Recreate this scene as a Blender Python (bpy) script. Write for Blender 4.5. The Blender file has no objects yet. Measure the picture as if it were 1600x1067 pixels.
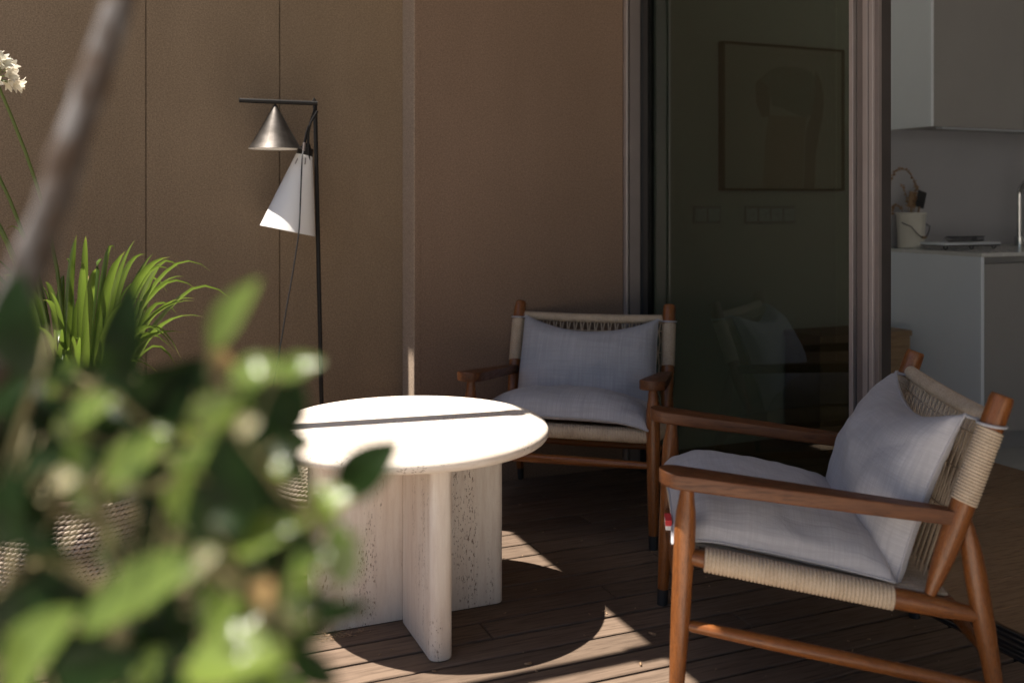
import bpy, bmesh, math, random
from mathutils import Vector, Matrix, noise
random.seed(7)
R = math.radians
S = bpy.context.scene
COL = S.collection

# ---------------------------------------------------------------- camera, sky, sun, exposure
F, HZ, CX, HC = 1520.0, 316.0, 800.0, 1.15          # focal length in photo pixels, horizon row, centre column, eye height
YAW = R(22.7)
SN, CS = math.sin(YAW), math.cos(YAW)
cam = bpy.data.cameras.new('camera')
cam.sensor_width = 36.0
cam.lens = F / 1600 * 36
cam.shift_y = -(533.5 - HZ) / 1600
cam.clip_start, cam.clip_end = 0.02, 600
cam.dof.use_dof = True
cam.dof.focus_distance = 2.85
cam.dof.aperture_fstop = 2.4
camo = bpy.data.objects.new('camera', cam)
camo.location = (0, 0, HC)
camo.rotation_euler = (R(90), 0, -YAW)
COL.objects.link(camo)
S.camera = camo

SUN_DIR = Vector((0.32, -0.035, -1.0)).normalized()   # the way the light travels
sun_el = math.asin(-SUN_DIR.z)
w = bpy.data.worlds.new('World')
S.world = w
w.use_nodes = True
nt = w.node_tree
sky = nt.nodes.new('ShaderNodeTexSky')
sky.sky_type = 'NISHITA'
sky.sun_disc = False
sky.sun_elevation = sun_el
sky.dust_density = 1.4
sky.ozone_density = 0.6
sky.sun_rotation = math.atan2(-SUN_DIR.x, -SUN_DIR.y)
bg = nt.nodes['Background']
bg.inputs[1].default_value = 0.05
nt.links.new(sky.outputs[0], bg.inputs[0])
sl = bpy.data.lights.new('sun', 'SUN')
sl.energy = 5.0
sl.angle = R(0.53)
sl.color = (1.0, 0.93, 0.83)
so = bpy.data.objects.new('sun', sl)
so.rotation_euler = SUN_DIR.to_track_quat('-Z', 'Y').to_euler()
so.location = (-2, 0, 8)
COL.objects.link(so)
vs = S.view_settings
vs.view_transform = 'Standard'
vs.look = 'None'
vs.exposure = 1.36
vs.gamma = 1.0
vs.use_curve_mapping = False
cy = S.cycles
cy.use_denoising = True
cy.max_bounces = 10
cy.diffuse_bounces = 6
cy.transparent_max_bounces = 16
cy.sample_clamp_indirect = 6

# ---------------------------------------------------------------- pixel helpers (a pixel is only a direction)
def ray(x, y):
    r = (x - CX) / F
    return Vector((CS * r + SN, -SN * r + CS, (HZ - y) / F))
def at_depth(x, y, d):
    return Vector((0, 0, HC)) + ray(x, y) * d
def on_v(x, y, V):
    q = ray(x, y); return Vector((0, 0, HC)) + q * (V / q.y)
def v_at(x, U):
    q = ray(x, 0); return U / q.x * q.y

# ---------------------------------------------------------------- mesh helpers
class MB:
    def __init__(s): s.v, s.f, s.uv = [], [], []
    def quadgrid(s, rows, closed=False, uvs=None):
        b = len(s.v); n = len(rows[0])
        for r in rows: s.v += [tuple(p) for p in r]
        s.uv += uvs if uvs else [(0, 0)] * (len(rows) * n)
        for i in range(len(rows) - 1):
            for j in range(n - 1 + (1 if closed else 0)):
                k = (j + 1) % n
                s.f.append((b + i * n + j, b + i * n + k, b + (i + 1) * n + k, b + (i + 1) * n + j))
        return b
    def tube(s, pts, rad, seg=12, cap=True):
        pts = [Vector(p) for p in pts]
        if not hasattr(rad, '__len__'): rad = [rad] * len(pts)
        t0 = (pts[1] - pts[0]).normalized()
        a = t0.orthogonal().normalized(); rows = []; uvs = []; L = 0
        for i, p in enumerate(pts):
            t = (pts[min(i + 1, len(pts) - 1)] - pts[max(i - 1, 0)]).normalized()
            a = (a - t * a.dot(t)).normalized(); b = t.cross(a)
            if i: L += (p - pts[i - 1]).length
            row = []
            for k in range(seg + 1):
                an = 2 * math.pi * k / seg
                row.append(p + (a * math.cos(an) + b * math.sin(an)) * rad[i]); uvs.append((k / seg, L))
            rows.append(row)
        b0 = s.quadgrid(rows, uvs=uvs)
        if cap:
            n = seg + 1
            s.f.append(tuple(b0 + k for k in range(seg))[::-1])
            e = b0 + (len(rows) - 1) * n
            s.f.append(tuple(e + k for k in range(seg)))
        return s
    def box(s, lo, hi):
        x0, y0, z0 = lo; x1, y1, z1 = hi; b = len(s.v)
        s.v += [(x0,y0,z0),(x1,y0,z0),(x1,y1,z0),(x0,y1,z0),(x0,y0,z1),(x1,y0,z1),(x1,y1,z1),(x0,y1,z1)]
        s.uv += [(0, 0)] * 8
        s.f += [tuple(b + i for i in q) for q in ((0,3,2,1),(4,5,6,7),(0,1,5,4),(1,2,6,5),(2,3,7,6),(3,0,4,7))]
        return s
    def lathe(s, prof, seg=48, c=(0, 0, 0)):
        rows = [[(c[0] + r * math.cos(2*math.pi*k/seg), c[1] + r * math.sin(2*math.pi*k/seg), c[2] + z) for k in range(seg)] for r, z in prof]
        s.quadgrid(rows, closed=True); return s
    def build(s, name, mat, parent=None, smooth=True, bevel=0, bseg=2):
        me = bpy.data.meshes.new(name)
        me.from_pydata(s.v, [], s.f)
        if any(u != (0, 0) for u in s.uv):
            ul = me.uv_layers.new(name='UVMap')
            for l in me.loops: ul.data[l.index].uv = s.uv[l.vertex_index]
        if bevel:
            bm = bmesh.new(); bm.from_mesh(me)
            bmesh.ops.bevel(bm, geom=bm.edges[:], offset=bevel, segments=bseg, affect='EDGES', profile=0.5)
            bm.to_mesh(me); bm.free()
        me.materials.append(mat)
        if smooth:
            for p in me.polygons: p.use_smooth = True
            if bevel: me.set_sharp_from_angle(angle=R(12 if bevel < .0045 else 25))
            elif smooth == 'auto': me.set_sharp_from_angle(angle=R(40))
        o = bpy.data.objects.new(name, me)
        COL.objects.link(o)
        if parent: o.parent = parent
        return o
def tube(name, pts, rad, mat, parent=None, seg=12, cap=True):
    return MB().tube(pts, rad, seg, cap).build(name, mat, parent, smooth='auto')
def box(name, lo, hi, mat, parent=None, bevel=0.002):
    return MB().box(lo, hi).build(name, mat, parent, bevel=bevel, smooth=bool(bevel))
def tag(o, label=None, cat=None, group=None, kind=None):
    if label: o['label'] = label
    if cat: o['category'] = cat
    if group: o['group'] = group
    if kind: o['kind'] = kind
    return o
def thing(name, label, cat, loc=(0, 0, 0), rz=0, group=None):
    o = bpy.data.objects.new(name, None)
    o.empty_display_size = 0.1
    o.location = loc; o.rotation_euler = (0, 0, rz)
    COL.objects.link(o)
    return tag(o, label, cat, group)
def copy_obj(o, parent):
    c = o.copy(); COL.objects.link(c); c.parent = parent
    for ch in o.children: copy_obj(ch, c)
    return c

# ---------------------------------------------------------------- materials
def mat(name, col, rough=0.6, metal=0.0, spec=0.5):
    m = bpy.data.materials.new(name); m.use_nodes = True
    b = m.node_tree.nodes['Principled BSDF']
    b.inputs['Base Color'].default_value = (*col, 1)
    b.inputs['Roughness'].default_value = rough
    b.inputs['Metallic'].default_value = metal
    b.inputs['Specular IOR Level'].default_value = spec
    return m
class N:
    """small node writer"""
    def __init__(s, m):
        s.m = m; s.t = m.node_tree; s.b = s.t.nodes['Principled BSDF']; s.out = s.t.nodes['Material Output']
    def n(s, typ, **kw):
        x = s.t.nodes.new(typ)
        for k, v in kw.items():
            if k.startswith('i_'):
                key = k[2:]; x.inputs[int(key) if key.isdigit() else key.replace('_', ' ')].default_value = v
            else: setattr(x, k, v)
        return x
    def l(s, a, b): s.t.links.new(a, b); return b
    def coord(s, kind='Object', scale=(1, 1, 1), rot=(0, 0, 0), rand=False):
        tc = s.n('ShaderNodeTexCoord'); mp = s.n('ShaderNodeMapping')
        mp.inputs['Scale'].default_value = scale; mp.inputs['Rotation'].default_value = rot
        s.l(tc.outputs[kind], mp.inputs[0])
        if rand:
            oi = s.n('ShaderNodeObjectInfo'); mu = s.n('ShaderNodeMath', operation='MULTIPLY'); mu.inputs[1].default_value = 57.0
            s.l(oi.outputs['Random'], mu.inputs[0]); s.l(mu.outputs[0], mp.inputs['Location'])
        return mp.outputs[0]
    def noise(s, vec, scale=5, detail=4, rough=0.55, dist=0.0):
        x = s.n('ShaderNodeTexNoise'); x.inputs['Scale'].default_value = scale; x.inputs['Detail'].default_value = detail
        x.inputs['Roughness'].default_value = rough; x.inputs['Distortion'].default_value = dist
        s.l(vec, x.inputs['Vector']); return x.outputs[0]
    def ramp(s, fac, stops, interp='LINEAR'):
        x = s.n('ShaderNodeValToRGB'); cr = x.color_ramp; cr.interpolation = interp
        while len(cr.elements) < len(stops): cr.elements.new(0.5)
        for e, (p, c) in zip(cr.elements, stops):
            e.position = p; e.color = (*c, 1) if len(c) == 3 else c
        s.l(fac, x.inputs[0]); return x.outputs[0]
    def mix(s, fac, a, b, blend='MIX'):
        x = s.n('ShaderNodeMix', data_type='RGBA', blend_type=blend)
        for v, i in ((fac, 0), (a, 6), (b, 7)):
            if hasattr(v, 'default_value') or hasattr(v, 'links'): s.l(v, x.inputs[i])
            else: x.inputs[i].default_value = v if i == 0 else (*v, 1)
        return x.outputs[2]
    def mth(s, op, a, b=None):
        x = s.n('ShaderNodeMath', operation=op)
        for i, v in enumerate((a, b)):
            if v is None: continue
            if hasattr(v, 'links'): s.l(v, x.inputs[i])
            else: x.inputs[i].default_value = v
        return x.outputs[0]
    def color(s, c): s.l(c, s.b.inputs['Base Color'])
    def bump(s, h, strength=0.3, dist=0.002):
        x = s.n('ShaderNodeBump'); x.inputs['Strength'].default_value = strength; x.inputs['Distance'].default_value = dist
        s.l(h, x.inputs['Height']); s.l(x.outputs[0], s.b.inputs['Normal'])

def m_stucco(name, a, b):
    m = mat(name, a, 0.92, spec=0.2); n = N(m); c = n.coord('Object')
    big = n.noise(n.coord('Object', (1, 1, 0.45)), 2.1, 6, 0.66); fine = n.noise(c, 210, 3, 0.75); mid = n.noise(c, 60, 3, 0.6)
    col = n.mix(n.ramp(big, [(0.3, (0, 0, 0)), (0.7, (1, 1, 1))]), a, b)
    sp = n.ramp(fine, [(0.33, (0.52, 0.52, 0.52)), (0.66, (1.38, 1.38, 1.38))])
    n.color(n.mix(1.0, col, sp, 'MULTIPLY'))
    n.bump(n.mth('ADD', fine, n.mth('MULTIPLY', mid, 0.35)), 0.45, 0.003)
    return m
def m_wood(name, a, b, dark, rough=0.42, kind='UV', scale=(1.3, 5, 1), rand=True, fine=26):
    m = mat(name, a, rough, spec=0.4); n = N(m)
    c = n.coord(kind, scale, rand=rand)
    g = n.noise(c, 3.0, 6, 0.62, 1.2); g2 = n.noise(c, fine, 3, 0.6)
    col = n.mix(n.ramp(g, [(0.3, (0, 0, 0)), (0.68, (1, 1, 1))]), a, b)
    col = n.mix(n.ramp(g2, [(0.50, (0, 0, 0)), (0.72, (0.75, 0.75, 0.75))]), col, dark)
    oi = n.n('ShaderNodeObjectInfo')
    v = n.ramp(oi.outputs['Random'], [(0, (0.85, 0.85, 0.85)), (1, (1.12, 1.12, 1.12))])
    n.color(n.mix(1.0, col, v, 'MULTIPLY'))
    n.l(n.ramp(g2, [(0.3, (rough - 0.08,) * 3), (0.8, (rough + 0.16,) * 3)]), n.b.inputs['Roughness'])
    n.bump(g2, 0.16, 0.001)
    return m
def m_travertine(name, vert):
    m = mat(name, (0.7, 0.6, 0.5), 0.62, spec=0.35); n = N(m)
    sc = (9, 9, 1.0) if vert else (1.0, 8, 8)
    c = n.coord('Object', sc); c1 = n.coord('Object')
    band = n.noise(c, 1.6, 5, 0.6, 0.4); lines = n.noise(c, 7, 4, 0.65)
    col = n.mix(n.ramp(band, [(0.32, (0, 0, 0)), (0.68, (1, 1, 1))]), (0.77, 0.66, 0.56), (0.85, 0.775, 0.69))
    col = n.mix(n.ramp(lines, [(0.42, (0, 0, 0)), (0.75, (0.55, 0.55, 0.55))]), col, (0.60, 0.475, 0.385))
    zone = n.ramp(n.noise(c, 2.0, 4, 0.55), [(0.50, (0.06, 0.06, 0.06)), (0.57, (1, 1, 1))])
    cp = n.coord('Object', (1.9, 1.9, 0.65) if vert else (0.7, 1.9, 1.9))
    pits = n.ramp(n.noise(cp, 150, 2, 0.6), [(0.605, (0, 0, 0)), (0.64, (1, 1, 1))])
    big = n.ramp(n.noise(cp, 48, 4, 0.75), [(0.665, (0, 0, 0)), (0.69, (1, 1, 1))])
    pit = n.mth('MAXIMUM', n.mth('MULTIPLY', pits, zone), n.mth('MULTIPLY', big, zone))
    n.color(n.mix(n.mth('MULTIPLY', pit, 0.95), col, (0.24, 0.155, 0.105)))
    h = n.mth('SUBTRACT', n.mth('MULTIPLY', n.noise(c1, 160, 3), 0.12), pit)
    n.bump(h, 0.6, 0.003)
    return m
def m_fabric():
    m = mat('linen', (0.5, 0.48, 0.5), 0.95, spec=0.1); n = N(m)
    c = n.coord('UV', (1, 1, 1), rand=True)
    warp = n.noise(n.coord('UV', (260, 6, 1), rand=True), 1, 3, 0.6); weft = n.noise(n.coord('UV', (7, 300, 1), rand=True), 1, 3, 0.6)
    slub = n.noise(n.coord('UV', (60, 2.2, 1), rand=True), 1, 4, 0.6)
    big = n.noise(c, 4, 3)
    col = n.mix(n.ramp(slub, [(0.35, (0, 0, 0)), (0.7, (1, 1, 1))]), (0.42, 0.40, 0.415), (0.50, 0.475, 0.490))
    col = n.mix(n.ramp(warp, [(0.35, (0.8, 0.8, 0.8)), (0.60, (0, 0, 0))]), col, (0.315, 0.30, 0.315))
    col = n.mix(n.ramp(weft, [(0.40, (0.6, 0.6, 0.6)), (0.60, (0, 0, 0))]), col, (0.33, 0.31, 0.32))
    n.color(n.mix(0.3, col, n.ramp(big, [(0.3, (0.37, 0.35, 0.36)), (0.7, (0.51, 0.485, 0.50))])))
    n.b.inputs['Sheen Weight'].default_value = 0.15
    cre = n.noise(c, 11, 3, 0.5, 1.5)
    n.bump(n.mth('ADD', n.mth('MULTIPLY', n.mth('ADD', warp, weft), 0.16), n.mth('MULTIPLY', cre, 0.9)), 0.42, 0.010)
    return m
def m_rope(name, a, b):
    m = mat(name, a, 0.9, spec=0.15); n = N(m)
    c = n.coord('Object')
    f = n.noise(c, 330, 3, 0.6); g = n.noise(c, 24, 3)
    n.color(n.mix(n.ramp(n.mth('ADD', n.mth('MULTIPLY', f, 0.7), n.mth('MULTIPLY', g, 0.3)), [(0.38, (0, 0, 0)), (0.62, (1, 1, 1))]), a, b))
    n.bump(f, 0.6, 0.002)
    return m
def m_leaf(name, a, b, trans, rough=0.34, edge=None):
    m = mat(name, a, rough, spec=0.5); n = N(m)
    c = n.coord('UV', rand=True); oi = n.n('ShaderNodeObjectInfo')
    g = n.noise(c, 2.2, 4)
    col = n.mix(g, a, b)
    v = n.ramp(oi.outputs['Random'], [(0, (0.65, 0.7, 0.7)), (1, (1.25, 1.2, 1.1))])
    col = n.mix(1.0, col, v, 'MULTIPLY')
    if edge:
        sx = n.n('ShaderNodeSeparateXYZ'); tc_ = n.n('ShaderNodeTexCoord'); n.l(tc_.outputs['UV'], sx.inputs[0])
        wob = n.mth('ADD', sx.outputs[1], n.mth('MULTIPLY', oi.outputs['Random'], 0.06))
        col = n.mix(n.ramp(wob, [(0.96, (0, 0, 0)), (1.0, (0.85, 0.85, 0.85))]), col, edge)
        rib = n.ramp(n.noise(n.coord('UV', (26, 0.4, 1)), 1, 2), [(0.4, (0.75, 0.8, 0.7)), (0.65, (1.15, 1.12, 1.1))])
        col = n.mix(1.0, col, rib, 'MULTIPLY')
    sp = n.ramp(n.noise(c, 30, 2), [(0.70, (0, 0, 0)), (0.78, (0.6, 0.6, 0.6))])
    n.color(n.mix(sp, col, (0.20, 0.15, 0.06)))
    wv = n.noise(n.coord('UV', (40, 2, 1)), 1, 2)
    n.bump(wv, 0.15, 0.001)
    tr = n.n('ShaderNodeBsdfTranslucent'); tr.inputs[0].default_value = (*trans, 1)
    mx = n.n('ShaderNodeMixShader'); mx.inputs[0].default_value = 0.38
    n.l(n.b.outputs[0], mx.inputs[1]); n.l(tr.outputs[0], mx.inputs[2]); n.l(mx.outputs[0], n.out.inputs[0])
    return m
def m_steel():
    m = mat('brushed_steel', (0.12, 0.11, 0.10), 0.5, 1.0); n = N(m)
    f = n.noise(n.coord('UV', (300, 4, 1)), 1, 3)
    sm = n.noise(n.coord('Object', (9, 9, 14)), 2.2, 4, 0.6)
    n.color(n.mix(n.ramp(sm, [(0.4, (0, 0, 0)), (0.7, (1, 1, 1))]), (0.080, 0.072, 0.067), (0.048, 0.043, 0.039)))
    n.l(n.ramp(f, [(0.3, (0.42,) * 3), (0.7, (0.58,) * 3)]), n.b.inputs['Roughness'])
    n.bump(f, 0.06, 0.0005)
    return m
def m_glass():
    m = mat('tinted_glass', (1, 1, 1), 0.0); n = N(m)
    fr = n.n('ShaderNodeFresnel'); fr.inputs[0].default_value = 1.85
    ge = n.n('ShaderNodeNewGeometry')
    fac = n.mth('MULTIPLY', fr.outputs[0], n.mth('SUBTRACT', 1.0, ge.outputs['Backfacing']))
    tr = n.n('ShaderNodeBsdfTransparent'); tr.inputs[0].default_value = (0.36, 0.405, 0.365, 1)
    gl = n.n('ShaderNodeBsdfGlossy'); gl.inputs['Roughness'].default_value = 0.0; gl.inputs[0].default_value = (0.92, 0.96, 0.95, 1)
    mx = n.n('ShaderNodeMixShader')
    n.l(fac, mx.inputs[0]); n.l(tr.outputs[0], mx.inputs[1]); n.l(gl.outputs[0], mx.inputs[2]); n.l(mx.outputs[0], n.out.inputs[0])
    return m
def m_mottled(name, a, b, scale=8, rough=0.5, metal=0.0, bump=0.0, spec=0.5):
    m = mat(name, a, rough, metal, spec); n = N(m); c = n.coord('Object')
    g = n.noise(c, scale, 5, 0.6); n.color(n.mix(n.ramp(g, [(0.3, (0, 0, 0)), (0.7, (1, 1, 1))]), a, b))
    n.l(n.ramp(g, [(0.2, (max(rough - 0.07, 0.02),) * 3), (0.8, (min(rough + 0.07, 1),) * 3)]), n.b.inputs['Roughness'])
    if bump: n.bump(n.noise(c, scale * 12, 3), bump, 0.002)
    return m
def m_bark():
    m = mat('bark', (0.3, 0.27, 0.24), 0.85, spec=0.2); n = N(m); c = n.coord('Object', (1, 1, 0.5))
    g = n.noise(c, 34, 5, 0.7); l = n.noise(c, 48, 4)
    col = n.mix(n.ramp(g, [(0.35, (0, 0, 0)), (0.65, (1, 1, 1))]), (0.045, 0.030, 0.021), (0.150, 0.140, 0.138))
    n.color(n.mix(n.ramp(l, [(0.47, (0, 0, 0)), (0.56, (0.85, 0.85, 0.85))]), col, (0.055, 0.034, 0.022)))
    n.bump(g, 0.7, 0.006); return m

STUCCO = m_stucco('brown_render', (0.195, 0.140, 0.092), (0.248, 0.180, 0.120))
STUCCO2 = m_stucco('smooth_brown_render', (0.205, 0.137, 0.097), (0.232, 0.156, 0.112))
STUCCO3 = m_stucco('lit_reveal_render', (0.35, 0.265, 0.20), (0.39, 0.30, 0.23))
DECK = m_wood('deck_board', (0.168, 0.120, 0.088), (0.118, 0.083, 0.061), (0.064, 0.044, 0.032), 0.8, 'Object', (1.1, 16, 16), fine=9)
OAK = m_wood('oak_floor', (0.31, 0.195, 0.110), (0.25, 0.150, 0.082), (0.15, 0.088, 0.048), 0.5, 'Object', (0.9, 7, 7), fine=14)
TEAK = m_wood('teak', (0.255, 0.090, 0.024), (0.150, 0.048, 0.013), (0.070, 0.024, 0.009), 0.30, 'UV', (4, 3.2, 1), fine=16)
TEAKFLAT = m_wood('teak_plank', (0.165, 0.058, 0.018), (0.095, 0.031, 0.010), (0.040, 0.013, 0.005), 0.48, 'Object', (22, 2.2, 22), fine=9)
TRAV_V = m_travertine('travertine_upright', True)
TRAV_H = m_travertine('travertine_top', False)
LINEN = m_fabric()
ROPE = m_rope('paper_cord', (0.42, 0.315, 0.22), (0.56, 0.44, 0.325))
KNIT = m_rope('knitted_rope', (0.40, 0.32, 0.25), (0.62, 0.52, 0.43))
KNITBACK = m_rope('knit_backing', (0.13, 0.09, 0.065), (0.18, 0.13, 0.09))
BLACK = m_mottled('black_metal', (0.010, 0.009, 0.009), (0.016, 0.014, 0.013), 30, 0.5, spec=0.2)
RUBBER = m_mottled('black_rubber', (0.016, 0.016, 0.018), (0.024, 0.024, 0.026), 30, 0.6)
STEEL = m_steel()
CHROME = m_mottled('chrome', (0.7, 0.7, 0.7), (0.62, 0.62, 0.63), 10, 0.14, 1.0)
WHITEIN = m_mottled('cream_lining', (0.75, 0.72, 0.68), (0.8, 0.77, 0.73), 12, 0.6)
ALU = m_mottled('bronze_aluminium', (0.22, 0.18, 0.17), (0.26, 0.215, 0.20), 6, 0.42, 0.55)
ALUL = m_mottled('pale_aluminium', (0.42, 0.36, 0.34), (0.47, 0.40, 0.38), 6, 0.38, 0.5)
ALUD = m_mottled('dark_aluminium', (0.045, 0.038, 0.036), (0.06, 0.05, 0.048), 6, 0.45, 0.3)
GLASS = m_glass()
SOFFIT = m_wood('soffit_timber', (0.13, 0.085, 0.055), (0.10, 0.065, 0.042), (0.07, 0.045, 0.03), 0.6, 'Object', (8, 1, 8), fine=9)
PLATE = m_mottled('grey_plate', (0.50, 0.49, 0.47), (0.53, 0.52, 0.50), 9, 0.4)
PAVE = m_mottled('bounce_limestone', (0.60, 0.56, 0.50), (0.68, 0.64, 0.58), 4, 0.85, bump=0.2, spec=0.2)
LACQ = m_mottled('skylit_lacquer', (0.70, 0.745, 0.815), (0.73, 0.775, 0.845), 3, 0.35)  # blue skylight on the end panels is put into this white
LACQ_SHADE = m_mottled('shaded_lacquer', (0.275, 0.265, 0.262), (0.30, 0.29, 0.285), 3, 0.4)  # darker copy for the cabinet fronts, their shade put into the colour
PLASTER = m_mottled('white_plaster', (0.74, 0.73, 0.71), (0.77, 0.76, 0.74), 2, 0.9, bump=0.1, spec=0.2)
SPLASH = m_mottled('glossy_splashback', (0.355, 0.352, 0.375), (0.38, 0.376, 0.40), 2, 0.18)
QUARTZ = m_mottled('pale_quartz', (0.55, 0.55, 0.54), (0.6, 0.6, 0.59), 40, 0.25)
TILE = m_mottled('grey_tile', (0.36, 0.37, 0.37), (0.42, 0.42, 0.42), 5, 0.4)
CERAMIC = m_mottled('cream_ceramic', (0.58, 0.56, 0.50), (0.64, 0.62, 0.56), 9, 0.35)
WIRE = m_mottled('dark_wire', (0.03, 0.03, 0.035), (0.05, 0.05, 0.055), 30, 0.4, 0.6)
DRIED = m_mottled('dried_stem', (0.22, 0.12, 0.06), (0.30, 0.18, 0.09), 60, 0.9)
BOXWOOD = m_wood('box_wood', (0.30, 0.20, 0.11), (0.25, 0.16, 0.09), (0.17, 0.10, 0.055), 0.55, 'Object', (1, 8, 8), fine=9)
SPOON = m_wood('spoon_wood', (0.30, 0.20, 0.12), (0.25, 0.16, 0.09), (0.2, 0.12, 0.07), 0.6, 'Object', (9, 9, 2), fine=9)
PAPER = m_mottled('print_paper', (0.58, 0.55, 0.49), (0.61, 0.58, 0.52), 3, 0.8)
INK1 = m_mottled('print_green', (0.40, 0.41, 0.36), (0.43, 0.44, 0.39), 4, 0.8)
INK2 = m_mottled('print_clay', (0.50, 0.42, 0.35), (0.54, 0.46, 0.38), 4, 0.8)
INK3 = m_mottled('print_umber', (0.40, 0.34, 0.29), (0.43, 0.37, 0.32), 4, 0.8)
FRAME = m_wood('dark_frame_wood', (0.24, 0.19, 0.14), (0.19, 0.15, 0.11), (0.12, 0.09, 0.07), 0.5, 'Object', (4, 4, 4))
REDTAG = m_mottled('red_tag', (0.62, 0.03, 0.04), (0.68, 0.05, 0.05), 60, 0.7)
WHITETAG = m_mottled('tag_print', (0.75, 0.72, 0.7), (0.8, 0.77, 0.75), 60, 0.7)
SOIL = m_mottled('soil', (0.035, 0.025, 0.018), (0.06, 0.042, 0.03), 40, 0.95, bump=0.8)
BARK = m_bark()
TWIG = m_mottled('green_twig', (0.10, 0.085, 0.035), (0.16, 0.13, 0.05), 30, 0.7)
STRAP = m_leaf('strap_leaf', (0.058, 0.105, 0.018), (0.115, 0.170, 0.036), (0.15, 0.22, 0.03), 0.26, edge=(0.30, 0.20, 0.10))
STALK = m_leaf('flower_stalk_green', (0.13, 0.17, 0.045), (0.17, 0.21, 0.06), (0.2, 0.25, 0.06), 0.4)
PETAL = m_leaf('cream_petal', (0.74, 0.69, 0.58), (0.80, 0.75, 0.65), (0.7, 0.65, 0.55), 0.55)
SHRUB = m_leaf('shaded_shrub_leaf', (0.007, 0.016, 0.005), (0.017, 0.034, 0.009), (0.02, 0.045, 0.005), 0.42)  # leaf darkened in its colour for the shade inside the shrub
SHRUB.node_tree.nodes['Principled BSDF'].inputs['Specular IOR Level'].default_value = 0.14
SHRUB_SUN = m_leaf('sunlit_shrub_leaf', (0.085, 0.130, 0.024), (0.135, 0.180, 0.042), (0.17, 0.23, 0.032), 0.20)  # lighter copy of the same leaf, sunlight put into its colour
SHRUBO = m_leaf('withered_leaf', (0.42, 0.25, 0.10), (0.50, 0.32, 0.14), (0.45, 0.28, 0.10), 0.45)
HEDGE = m_leaf('hedge_leaf', (0.035, 0.065, 0.02), (0.055, 0.09, 0.03), (0.1, 0.17, 0.03), 0.5)
SHADE = mat('white_shade', (0.82, 0.81, 0.82), 0.55)
_n = N(SHADE)
_t = _n.n('ShaderNodeBsdfTranslucent'); _t.inputs[0].default_value = (0.8, 0.76, 0.72, 1)
_x = _n.n('ShaderNodeMixShader'); _x.inputs[0].default_value = 0.2
_n.color(_n.mix(_n.noise(_n.coord('Object'), 9, 3), (0.80, 0.79, 0.80), (0.85, 0.84, 0.84)))
_n.l(_n.b.outputs[0], _x.inputs[1]); _n.l(_t.outputs[0], _x.inputs[2]); _n.l(_x.outputs[0], _n.out.inputs[0])
BOUNCE_GRAVEL = m_mottled('bounce_gravel', (0.34, 0.32, 0.29), (0.42, 0.40, 0.37), 3, 0.95, bump=0.8)  # unseen ground made pale so it bounces light into the scene

# ---------------------------------------------------------------- ground, deck, floors
g = box('ground', (-120, -120, -0.6), (120, 120, -0.2), BOUNCE_GRAVEL, None, 0)
tag(g, kind='structure')
U_GLASS, U_IN, V_WALL, V_PIER = 2.20, 2.245, 3.88, 3.72
deck = MB().box((-2.7, 1.465, -0.19), (2.12, V_WALL - 0.004, -0.035)).build('deck', SOIL, None, smooth=False)
tag(deck, 'brown timber deck', 'deck', kind='structure')
PITCH, GAP = 0.1032, 0.0105
def plank(u0, u1, v0, v1, z0, z1, m, parent, name='plank'):
    o = MB().box((-(u1 - u0) / 2, -(v1 - v0) / 2, z0 - z1), ((u1 - u0) / 2, (v1 - v0) / 2, 0)).build(name, m, parent, bevel=0.0022, bseg=1)
    o.location = ((u0 + u1) / 2, (v0 + v1) / 2, z1); return o
fixed = {2: [1.374, .46 - .9], 1: [.945], 3: [.939], 0: [.27], -1: [1.62], -2: [.7], 4: [1.66], 9: [1.02], 7: [1.22]}
k0 = -8
for k in range(k0, 16):
    v0 = 2.285 + k * PITCH + GAP / 2; v1 = v0 + PITCH - GAP
    if v1 > V_WALL - 0.006: v1 = V_WALL - 0.006
    if v1 - v0 < 0.02: continue
    umax = 1.13 if v0 > V_PIER - 0.06 else 2.118
    js = sorted(fixed.get(k, [random.uniform(-0.6, 1.9)]))
    while js[0] > -1.1: js.insert(0, js[0] - random.uniform(1.2, 1.9))
    js = [-2.69] + [j for j in js if -2.6 < j < umax - 0.15] + [umax]
    for a, b in zip(js[:-1], js[1:]):
        if v0 > V_PIER - 0.11 and b > 1.13 and v1 > V_PIER - 0.005 and umax > 1.2: v1 = V_PIER - 0.005
        dz = random.uniform(-0.0008, 0.0008)
        plank(a + 0.0022, b - 0.0022, v0, v1, -0.03, dz, DECK, deck)
# pale stone added out of view to bounce sunlight onto table, chairs and wall
pv = box('bounce_paving', (-7.1, -7.1, -0.21), (2.118, 1.455, -0.03), SOIL, None, 0); tag(pv, kind='structure')
for i in range(10):
    for j in range(10):
        u1 = 2.114 - i * 0.92; v1_ = 1.452 - j * 0.85
        box('bounce_slab', (u1 - 0.915, v1_ - 0.845, -0.0295), (u1, v1_, random.uniform(-.002, .001)), PAVE, pv, 0.002)
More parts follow.
